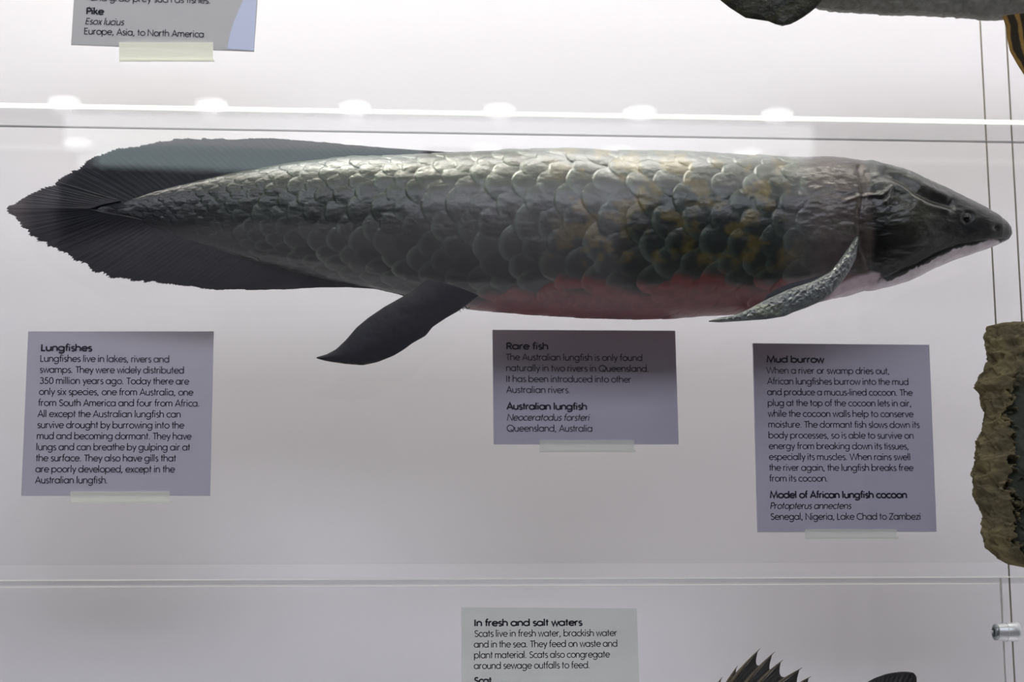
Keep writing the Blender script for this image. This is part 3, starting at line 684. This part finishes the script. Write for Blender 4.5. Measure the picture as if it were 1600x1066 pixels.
Uu, Vu = project(Pu.reshape(-1, 3)); Uu = Uu.reshape(n1, 180); Vu = Vu.reshape(n1, 180)
pit = fbm(Uu / 5, Vu / 4, 4) - .45
Pu2 = Pu + Nu * ((pit * 5 + (fbm(Uu / 40, Vu / 30, 2) - .4) * 6) * MM)[:, :, None]
uc = c3(.27, .265, .235) * (.55 + .9 * (pit[:, :, None] + .45)); upm = sstep(8, -30, Vu)[:, :, None]
uc = uc * (1 - upm) + upm * c3(.10, .105, .08)
grid_mesh('body', Pu2, True, attr_mat('pale_pitted_skin', .6, .1, bump=(500, .5, .002)), uf, np.clip(uc, .01, 1))
M_uf = attr_mat('dark_glossy_fin', .38, .1, bump=(400, .5, .002), spec=.3)
M_sf = attr_mat('striped_fin_skin', .6, 0, bump=(400, .3, .002), spec=.15)
def ufc(x, y, r, t):
    s = (.5 + .5 * np.sin(x * .09 + y * .16 + 3 * fbm(x / 40, y / 20, 2)))[:, :, None]; n = fbm(x / 8, y / 8, 3)[:, :, None]
    return np.clip(c3(.020, .022, .014) * (.5 + n) + c3(.055, .05, .02) * s * n, 0, 1)
leaf('dark_fin', [(1110, -60), (1112, -25), (1125, 0), (1140, 12), (1165, 28), (1185, 31), (1200, 33), (1212, 38), (1222, 40)], [(1330, -70), (1310, -30), (1288, -2), (1275, 12), (1265, 20), (1255, 27), (1245, 33), (1235, 38), (1224, 40)],
     YU - .045, YU - .05, .02, M_uf, ufc, parent=uf, ridge=.002)
def sfc(x, y, r, t):
    s = np.sin(r * 34 + 2 * fbm(x / 9, y / 20, 2)); s = sstep(.1, .8, s)[:, :, None]; return c3(.020, .013, .005) * (1 - s) + s * c3(.24, .14, .03)
leaf('striped_fin', [(1566, 25), (1572, 42), (1574, 62), (1578, 80), (1588, 98), (1600, 117), (1622, 140), (1650, 165)], [(1660, 20), (1664, 42), (1668, 60), (1672, 80), (1676, 98), (1680, 117), (1684, 140), (1688, 165)],
     YU - .02, YU - .03, .012, M_sf, sfc, parent=uf, ridge=.0012, nr=90)
a_ = at(1500, -50, YU); tube('mounting_rod', [(a_.x, YU + .02, a_.z), (a_.x, 0, a_.z)], .003, M_rod, uf)
adopt(uf); tag(uf, 'pale-bellied fish with dark fins above the shelf, cut by the top right corner', 'fish')

# ------------------------------------------------------------------ scat at the bottom
YB = -0.05
sf = root('spiny_fish', at(1260, 1260, YB))
M_sp = mat('spine_horn', (.17, .13, .075), .5, .4, var=(300, (.09, .07, .04)))
M_mb = attr_mat('black_membrane', .5, .15, bump=(500, .4, .001))
spn = [((1129, 1058), (1100, 1110)), ((1153, 1040), (1121, 1100)), ((1188.5, 1013), (1130, 1082)), ((1211, 1018.5), (1151, 1084)), ((1224, 1031), (1172, 1082)), ((1254, 1043.5), (1190, 1088)), ((1267.5, 1057), (1215, 1095)), ((1290, 1072), (1240, 1100))]
for (tx_, ty_), (bx_, by_) in spn:
    mx_, my_ = (tx_ + bx_) / 2 - 4, (ty_ + by_) / 2 - 1
    pts = []; rads = []
    for k in range(12):
        q = k / 11; x_ = (1 - q) ** 2 * bx_ + 2 * q * (1 - q) * mx_ + q * q * tx_; y_ = (1 - q) ** 2 * by_ + 2 * q * (1 - q) * my_ + q * q * ty_
        pts.append(at(x_, y_, YB)); rads.append(MM * (4.2 * (1 - q) ** .8 + .25))
    tube('spine', pts, rads, M_sp, sf, 10)
for ((ax, ay), (bx0, by0)), ((cx_, cy_), (dx_, dy_)) in zip(spn, spn[1:]):
    # membrane hangs between two spines, its free edge scooped
    nq = 14; O1 = []; I1 = []
    for k in range(nq):
        q = k / (nq - 1); 
        e0 = (bx0 + (ax - bx0) * (.92 if q < .5 else .92), by0 + (ay - by0) * .92); e1 = (dx_ + (cx_ - dx_) * .72, dy_ + (cy_ - dy_) * .72)
        e0 = (bx0 + (ax - bx0) * .62, by0 + (ay - by0) * .62) if q > 2 else e0
        x_ = e0[0] * (1 - q) + e1[0] * q; y_ = e0[1] * (1 - q) + e1[1] * q
        sag = 15 * math.sin(math.pi * q ** .6); O1.append((x_ - sag * .35, y_ + sag)); I1.append((bx0 * (1 - q) + dx_ * q, by0 * (1 - q) + dy_ * q + 4))
    blade('fin_membrane', O1, I1, sf, M_mb, YB, YB, .003, .0008, nt=24, nr=16, rag=0, rays=4, ridge=.0002, colf=lambda x, y, r, t: c3(.022, .020, .016) * (.5 + fbm(x / 5, y / 5, 2))[:, :, None])
blade('rear_fin', [(1330, 1100), (1345, 1072), (1366, 1060), (1385, 1053), (1402, 1050.5), (1416, 1049.5), (1427, 1051), (1432, 1058), (1432, 1070), (1425, 1090)],
      [(1340, 1120), (1350, 1118), (1358, 1114), (1366, 1112), (1375, 1112), (1384, 1112), (1392, 1114), (1398, 1116), (1400, 1120), (1400, 1126)], sf, M_mb, YB, YB, .006, .0016, nt=120, nr=30, rag=.3, rays=20, ridge=.0003,
      colf=lambda x, y, r, t: c3(.012, .009, .009) * (.5 + fbm(x / 6, y / 6, 2))[:, :, None])
# deep disc-shaped body and its tail, below the frame
n2 = 120; q = np.linspace(0, 1, n2); bxp = 1065 + q * 350
hup = 100 * np.sqrt(np.clip(1 - (2 * q - 1) ** 2, 0, 1)) * (1 - .25 * q) + 1
an = np.linspace(0, 2 * math.pi, 96, endpoint=False); Pb = np.zeros((n2, 96, 3))
for i in range(n2):
    c_ = at(bxp[i], 1182, YB); Pb[i, :, 0] = c_.x; Pb[i, :, 1] = YB - np.cos(an) * hup[i] * MM * .3; Pb[i, :, 2] = c_.z + np.sin(an) * hup[i] * MM
Ub, Vb = project(Pb.reshape(-1, 3)); Ub = Ub.reshape(n2, 96); Vb = Vb.reshape(n2, 96)
sp = sstep(.55, .62, fbm(Ub / 22, Vb / 22, 2))[:, :, None]
grid_mesh('body', Pb, True, attr_mat('spotted_skin', .4, .3, bump=(600, .3, .001)), sf, c3(.14, .13, .08) * (1 - sp) + sp * c3(.02, .02, .015))
blade('tail_fin', [(1400, 1150), (1440, 1130), (1475, 1120), (1465, 1180), (1478, 1245), (1440, 1235), (1400, 1215)], [(1385, 1172), (1390, 1174), (1394, 1178), (1396, 1182), (1394, 1186), (1390, 1190), (1385, 1192)], sf, M_mb, YB, YB, .006, .001, nt=100, nr=20, rag=.5,
      colf=lambda x, y, r, t: c3(.05, .045, .03) * (.5 + fbm(x / 6, y / 6, 2))[:, :, None])
a_ = at(1240, 1180, YB); tube('mounting_rod', [(a_.x, YB + .01, a_.z), (a_.x, 0, a_.z)], .003, M_rod, sf)
adopt(sf); tag(sf, 'dark spiny-finned fish at the bottom edge, only its fin spines in view', 'fish')

# ------------------------------------------------------------------ the gallery behind the viewer, seen mirrored in the glass
YR = -6.0; ZC = mir(800, 171, YR + .22).z
M_room = mat('gallery_wall_paint', (.55, .52, .56), .8, .2); M_roomd = mat('gallery_dark_paint', (.012, .012, .014), .8, .1)
M_floor = mat('gallery_floor', (.10, .09, .085), .5, .3, var=(3, (.13, .12, .11)))
xr = mir(1338, 400, YR).x
struct(box('wall_opposite', (-5, YR - .1, 0), (xr, YR, ZC), M_room)); struct(box('wall_opposite_dark', (xr, YR - .1, 0), (5, YR, ZC), M_roomd))
struct(box('floor', (-5, YR - .1, -.1), (5, 1.0, 0), M_floor)); struct(box('ceiling', (-5, YR - .1, ZC), (5, 1.0, ZC + .1), M_roomd))
struct(box('wall_below_case', (X0 - .02, YG, 0), (X1 + .02, YW + .02, Z0 - .02), M_roomd))
def rbox(name, x0, y0, x1, y1, depth, m_):
    a, b = mir(x0, y1, YR + depth), mir(x1, y0, YR + depth)
    return struct(box(name, (a.x, YR + .001, a.z), (b.x, YR + depth, b.z), m_))
rbox('reflection_glow_band', 100, 178, 1270, 220, .10, emit('band_glow', (.95, .97, 1.0), 3.0))  # glowing panel added to make the bright band mirrored in the glass
rbox('reflection_glow_patch', 150, 222, 655, 262, .06, emit('patch_glow', (.80, .97, 1.0), 2.3))  # glowing panel added for the pale haze mirrored over the dorsal fin
def rshape(name, pts, depth, m_):
    q = [mir(x, y, YR + depth) for x, y in pts]
    return struct(slab(name, [(p.x, p.z) for p in q], YR + .001, YR + depth, m_))
rshape('reflection_dark_band', [(90, 288), (130, 258), (400, 268), (560, 262), (660, 248), (660, 292), (560, 300), (420, 296), (200, 304), (98, 322)], .07, M_roomd)  # dark shape added so the mirrored haze breaks off along the tail
rshape('reflection_dark_cutout', [(1000, 308), (1030, 292), (1100, 300), (1180, 294), (1203, 286), (1221, 236), (1230, 236), (1224, 300), (1222, 360), (1205, 402), (1190, 440), (1182, 440), (1178, 404), (1150, 395), (1050, 385), (1008, 374), (985, 350), (978, 325)], .08, M_roomd)  # added dark cutout, outlined to leave an unveiled patch in the reflection
rbox('reflection_dark_block', 665, 228, 830, 246, .08, M_roomd)  # added block that keeps a short stretch of the reflection dark
M_dl = emit('downlight_glow', (1, 1, .97), 14)
for q in (100, 330, 555, 780, 1000, 1215):
    p = mir(q, 163 + (q - 100) * .020, YR + .22)
    l = bpy.data.lights.new('downlight_spot', 'SPOT'); l.energy = 5.5; l.spot_size = math.radians(150); l.spot_blend = .6; l.shadow_soft_size = .03; l.color = (.97, .93, 1)
    lo = bpy.data.objects.new('downlight_spot', l); COL.objects.link(lo); lo.location = (p.x, YR + .24, ZC - .03)
    bm = bmesh.new(); tube_bm(bm, [(p.x, YR + .22, ZC - .004), (p.x, YR + .22, ZC + .01)], .047, 32); struct(bmobj('trim_downlight', bm, M_dl))
